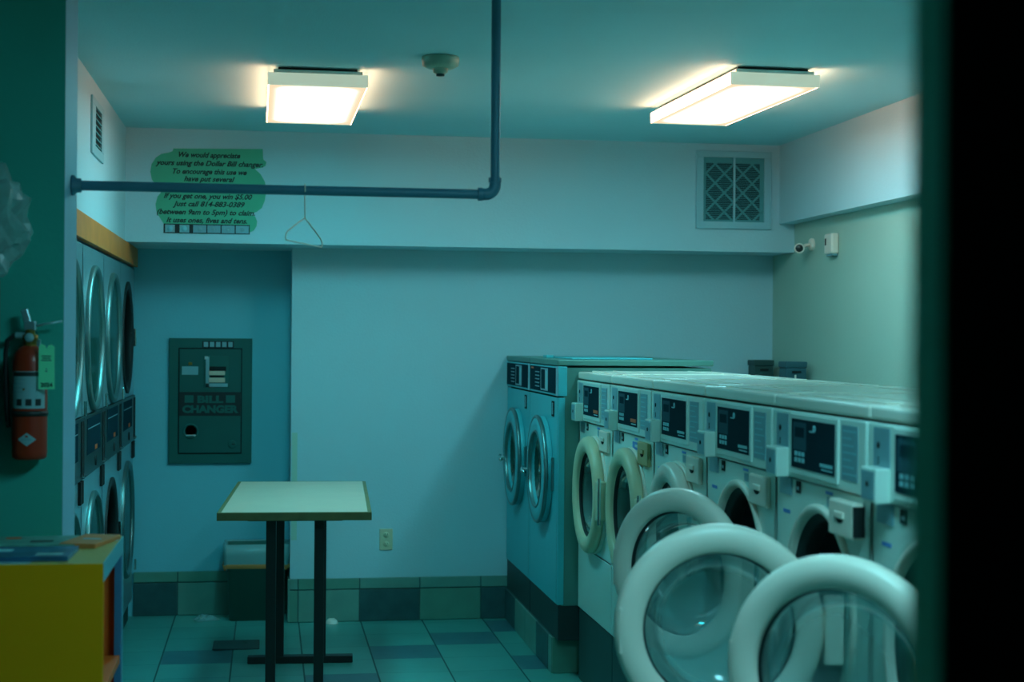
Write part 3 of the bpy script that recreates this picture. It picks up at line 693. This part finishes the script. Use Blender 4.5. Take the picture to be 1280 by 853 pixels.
# ---------------------------------------------------------------- table
t = thing('laundry_table', 'narrow tall folding table with pale top and black steel legs', 'table', (.146, 7.23, 0), radians(-2.5))
mb('tabtop').box(-.305, .305, -.685, .685, .832, .8605, .001).build('tabletop', t)
b = mb('tabedge').box(-.322, .322, -.702, -.684, .826, .8602, .002).box(-.322, .322, .684, .702, .826, .8602, .002).box(-.322, -.304, -.69, .69, .826, .8602, .002).box(.304, .322, -.69, .69, .826, .8602, .002)
o = b.build('edge_band', t); o['label'] = 'dark wooden edge around the pale top'
mb('black').box(-.20, .20, -.60, .42, .812, .832, .002).build('under_frame', t)
for y, cx in ((-.56, .0), (.40, .004)):
    for s_ in (-1, 1):
        mb('black').box(cx + s_ * .102 - .021, cx + s_ * .102 + .021, y - .025, y + .025, .03, .813, .003).build('leg', t)
    mb('black').box(cx - .255, cx + .255, y - .028, y + .028, .0, .036, .004).build('foot_bar', t)

# ---------------------------------------------------------------- overhead pipe and clothes hanger
o = mb('tape').box(-.001, .03, -.0012, -.0003, 0, .60).build('tape_strip', None, (.136, YB, .46)); tag(o, 'yellowed vertical strip of tape on the wall edge behind the table', 'tape')
PY = 4.75; PZ = 2.0445
t = thing('clothes_rail', 'blue-grey painted pipe rail running from the partition and up to the ceiling', 'pipe', (-.5815, PY, PZ))
mb('pipe').lathe([(0, .001), (.030, .001), (.030, .008), (.022, .014), (.021, .028), (.0155, .03)], 28, AX).build('flange', t)
mb('pipe').cyl((.02, 0, 0), (1.245, 0, 0), .0148, 20).build('rail_pipe', t)
b = mb('pipe').tube([(1.225, 0, 0), (1.245, 0, 0)] + [(1.245 + .030 * sin(a), 0, .030 - .030 * cos(a)) for a in [radians(15 * k) for k in range(1, 7)]] + [(1.275, 0, .048)], .0185, 18)
b.cyl((1.222, 0, 0), (1.236, 0, 0), .0205, 20).cyl((1.275, 0, .038), (1.275, 0, .052), .0205, 20); b.build('elbow', t)
mb('pipe').cyl((1.275, 0, .04), (1.275, 0, H - PZ - .002), .0148, 20).build('riser_pipe', t)
mb('pipe').lathe([(.0155, -.03), (.021, -.028), (.022, -.014), (.030, -.008), (.030, -.001)], 28, T(1.275, 0, H - PZ - .0005)).build('ceiling_flange', t)

ha = radians(72); hd = Vector((cos(ha), sin(ha), 0)); hp = Vector((.108, PY, PZ))
pts = []
for k in range(0, 9):       # hook over the pipe
    a = radians(200 - 27 * k); pts.append(Vector((0, .0180 * cos(a), .0180 * sin(a))))
pts = [Vector((0, p.y, p.z)) for p in pts]
hook = [(p.x, p.y, p.z) for p in pts] + [(0, .010, -.03), (0, 0, -.045), (0, 0, -.085)]
b = mb('plas').tube(hook, .0020, 8)
def hpnt(sx, dz): return tuple(hd * sx + Vector((0, 0, dz)))
b.tube([hpnt(0, -.085), hpnt(-.05, -.098), hpnt(-.17, -.135), hpnt(-.19, -.145), hpnt(-.192, -.158), hpnt(-.18, -.163), hpnt(.18, -.163), hpnt(.192, -.158), hpnt(.19, -.145), hpnt(.17, -.135), hpnt(.05, -.098), hpnt(0, -.085)], .0023, 8)
o = b.build('clothes_hanger', None, tuple(hp)); tag(o, 'thin white wire clothes hanger hanging from the overhead pipe', 'hanger')

# ---------------------------------------------------------------- fire extinguisher on the partition
EX, EY = -.667, 4.545
t = thing('fire_extinguisher', 'red fire extinguisher hung on the green partition with a green 2024 tag', 'fire extinguisher', (EX, EY, 1.245))
mb('red').lathe([(0, .0), (.040, .0), (.047, .006), (.048, .02), (.048, .275), (.044, .298), (.030, .316), (.018, .322), (.0, .323)], 44).build('cylinder', t)
def wrap(mbx, r, a0, a1, z0, z1, n=16):
    mbx.add([(r * cos(a0 + (a1 - a0) * i / n), r * sin(a0 + (a1 - a0) * i / n), z) for z in (z0, z1) for i in range(n + 1)], [(i, i + 1, n + 2 + i, n + 1 + i) for i in range(n)], None, True)
b = mb('label'); wrap(b, .0487, radians(208), radians(335), .145, .250)
b.use('ink'); wrap(b, .0491, radians(215), radians(330), .236, .248)
for k in range(4): b.use('txt'); wrap(b, .0491, radians(218), radians(262 - 6 * (k % 2)), .226 - .012 * k, .229 - .012 * k, 6)
for k in range(3): b.use('ink'); wrap(b, .0491, radians(232 + 32 * k), radians(252 + 32 * k), .153, .172, 4)
b.use('brass'); wrap(b, .0491, radians(255), radians(262), .196, .202, 3)
b.build('instruction_label', t)
b = mb('black').lathe([(.0485, .123), (.0505, .123), (.0505, .138), (.0485, .138)], 44); b.box(-.03, .03, .045, .054, .10, .16); b.build('strap', t)
vs = []; n = 12
for i in range(n + 1):
    a = radians(238 + 62 * i / n); hgt = .019 * (1 - abs(i / n - .5) * 2)
    vs += [(.0488 * cos(a), .0488 * sin(a), .058 - hgt), (.0488 * cos(a), .0488 * sin(a), .058 + hgt)]
b = mb('label').add(vs, [(2 * i, 2 * i + 2, 2 * i + 3, 2 * i + 1) for i in range(n)]); b.use('txt'); wrap(b, .0491, radians(252), radians(286), .0555, .0605, 8); b.use('red'); wrap(b, .0491, radians(264), radians(273), .064, .069, 3)
b.build('diamond_label', t)
b = mb('brass').lathe([(.018, .320), (.018, .335), (.022, .338), (.022, .352), (.014, .356), (.014, .368), (0, .368)], 24)
b.use('label').lathe([(0, -.026), (.012, -.026), (.013, -.018), (.013, .0)], 20, T(0, 0, .345) @ AY); b.build('valve', t)
b = mb('steel').box(-.016, .016, -.012, .012, .366, .392, .003)
m4 = T(-.006, 0, .385) @ Matrix.Rotation(radians(-15), 4, 'Y'); b.box(-.010, .010, -.010, .010, 0, .042, .003, m4)
b.tube([(.012, 0, .378), (.04, -.002, .384), (.088, -.004, .392)], .0035, 8); b.build('handle', t)
b = mb('rubber').tube([(-.014, 0, .350), (-.045, -.002, .350), (-.062, 0, .335), (-.068, .005, .30), (-.066, .008, .2), (-.062, .008, .12), (-.058, .006, .09)], .007, 10)
b.use('steel').cyl((-.014, 0, .350), (-.040, 0, .351), .010, 14); b.build('hose', t)
b = mb('tag').prism([(-.021, -.062), (.023, -.062), (.022, .058), (.014, .064), (.004, .062), (.001, .052), (-.004, .062), (-.014, .066), (-.021, .058)], .0012, T(.052, -.052, .262) @ FY)
b.use('ink'); text_geo(b, '2024', .001, -.055, .016, T(.052, -.0540, .262) @ FY, .032, .0004)
for k, (wd, z) in enumerate(((.026, .030), (.022, .024), (.028, .018), (.006, -.012), (.003, -.006))): b.box(.052 - wd / 2, .052 + wd / 2, -.0545, -.0532, .262 + z, .262 + z + .0022)
b.build('inspection_tag', t)
b = mb('steel').box(-.022, .022, .044, .0545, .26, .34, .002); b.build('wall_bracket', t)

# ---------------------------------------------------------------- black wall cabinet and plastic bag (left edge)
t = thing('wall_cabinet', 'black wall cabinet at the left edge beside the fire extinguisher', 'cabinet', (-.98, 4.54, 1.02))
mb('blackg').box(-.2, .222, -.03, .059, 0, .735, .004).build('body', t)
mb('blackg').box(-.19, .212, -.04, -.031, .01, .725, .003).build('door', t)
bm = bmesh.new(); bmesh.ops.create_icosphere(bm, subdivisions=4, radius=1)
rr = random.Random(3)
from mathutils import noise
for v in bm.verts:
    p = v.co.copy(); n1 = noise.noise(p * 2.2 + Vector((5, 1, 2))); n2 = noise.noise(p * 6)
    k = 1 + .34 * n1 + .14 * n2
    v.co = Vector((p.x * .145 * k, p.y * .055 * k, p.z * .155 * k))
    v.co.z += .155
    if v.co.z < .003: v.co.z = .003
bm.verts.index_update()
b = mb('bag').add([v.co.copy() for v in bm.verts], [[v.index for v in f.verts] for f in bm.faces], None, False); bm.free()
o = b.build('plastic_bag', None, (-.81, 4.49, 1.755)); tag(o, 'crumpled clear plastic bag on top of the black wall cabinet', 'bag')

# ---------------------------------------------------------------- yellow shelf unit with papers
CX, CY0, CY1, CZ = -.40, 3.955, 4.49, 1.03
t = thing('yellow_shelf_unit', 'yellow shelf unit with orange inside standing below the fire extinguisher', 'shelf unit', (-.78, (CY0 + CY1) / 2, 0))
X0, X1, hy = -.36, .38, (CY1 - CY0) / 2
mb('yellow').box(X0, X1 - .001, -hy, -hy + .018, .0, CZ - .001, .001).build('front_panel', t)
b = mb('ytop').box(X0, X1 - .003, -hy + .001, hy, CZ - .03, CZ, .001); b.use('bluee').box(X1 - .003, X1, -hy + .001, hy, CZ - .047, CZ, .0005); b.build('top', t)
b = mb('blued').box(X1 - .02, X1 - .001, hy - .05, hy - .001, 0, CZ - .048, .001); b.use('bluee').box(X1 - .021, X1, hy - .022, hy - .0005, 0, CZ - .047, .001); b.build('stile', t)
b = mb('orangew').box(X0, X1 - .02, hy - .018, hy - .004, .02, CZ - .032); b.box(X0, X0 + .018, -hy + .019, hy - .019, .02, CZ - .032); b.box(X0 + .3, X0 + .312, -hy + .019, hy - .019, .02, CZ - .032); b.build('back_lining', t)
for z in (.68, .34, .03): mb('orangew').box(X0 + .313, X1 - .004, -hy + .019, hy - .051, z, z + .022, .001).build('shelf', t)
sx, sy = -.80, (CY0 + CY1) / 2
# papers inside
b = mb('paper').box(-.004, .004, -.06, .075, 0, .16, .001); b.use('txt').box(.004, .0046, -.05, .05, .09, .125); b.use('orange').box(.004, .0046, .045, .055, .02, .07)
o = b.build('brochure', None, (-.418, 4.075, .7025), radians(5)); tag(o, 'white brochure standing inside the yellow shelf unit', 'brochure')
# papers on the top
def leaf(name, label, cat, m, x, y, w_, d_, h_, rot, z=CZ + .0004, deco=None):
    b = mb(m).box(-w_ / 2, w_ / 2, -d_ / 2, d_ / 2, 0, h_, min(.001, h_ * .3))
    if deco: deco(b, h_)
    o = b.build(name, None, (x, y, z), rot); return tag(o, label, cat)
def dblue(b, h):
    b.use('btn').box(-.03, .02, .0, .05, h - .0002, h + .0004); b.use('magl').box(.09, .155, -.07, -.03, h - .0002, h + .0004).box(-.15, -.06, .03, .045, h - .0002, h + .0004)
leaf('magazine', 'dark blue magazine at the front of the yellow shelf unit top', 'magazine', 'magb', -.665, 4.10, .35, .20, .012, radians(-1), deco=dblue)
leaf('magazine', 'pale magazine sticking out in front from under the dark blue one', 'magazine', 'magl', -.76, 4.026, .36, .12, .0003, 0, z=CZ + .0001)
def dgreen(b, h):
    b.use('orange').box(-.02, .02, .04, .07, h - .0002, h + .0004); b.use('ink').box(.05, .11, -.04, .0, h - .0002, h + .0004); b.use('magl').box(-.14, -.05, -.05, .02, h - .0002, h + .0004)
leaf('magazine', 'pale green patterned magazine behind the dark blue one', 'magazine', 'magg', -.68, 4.33, .34, .19, .010, radians(3), deco=dgreen)
def dfl(b, h): b.use('txt').box(-.02, .03, -.01, .01, h - .0001, h + .0003)
leaf('flyer', 'orange flyer lying on the yellow shelf unit top', 'flyer', 'flyer', -.475, 4.34, .10, .20, .012, radians(-14), deco=dfl)
leaf('note_paper', 'small white paper at the far corner of the yellow shelf unit top', 'paper', 'paper', -.432, 4.43, .05, .09, .001, radians(0), deco=None)
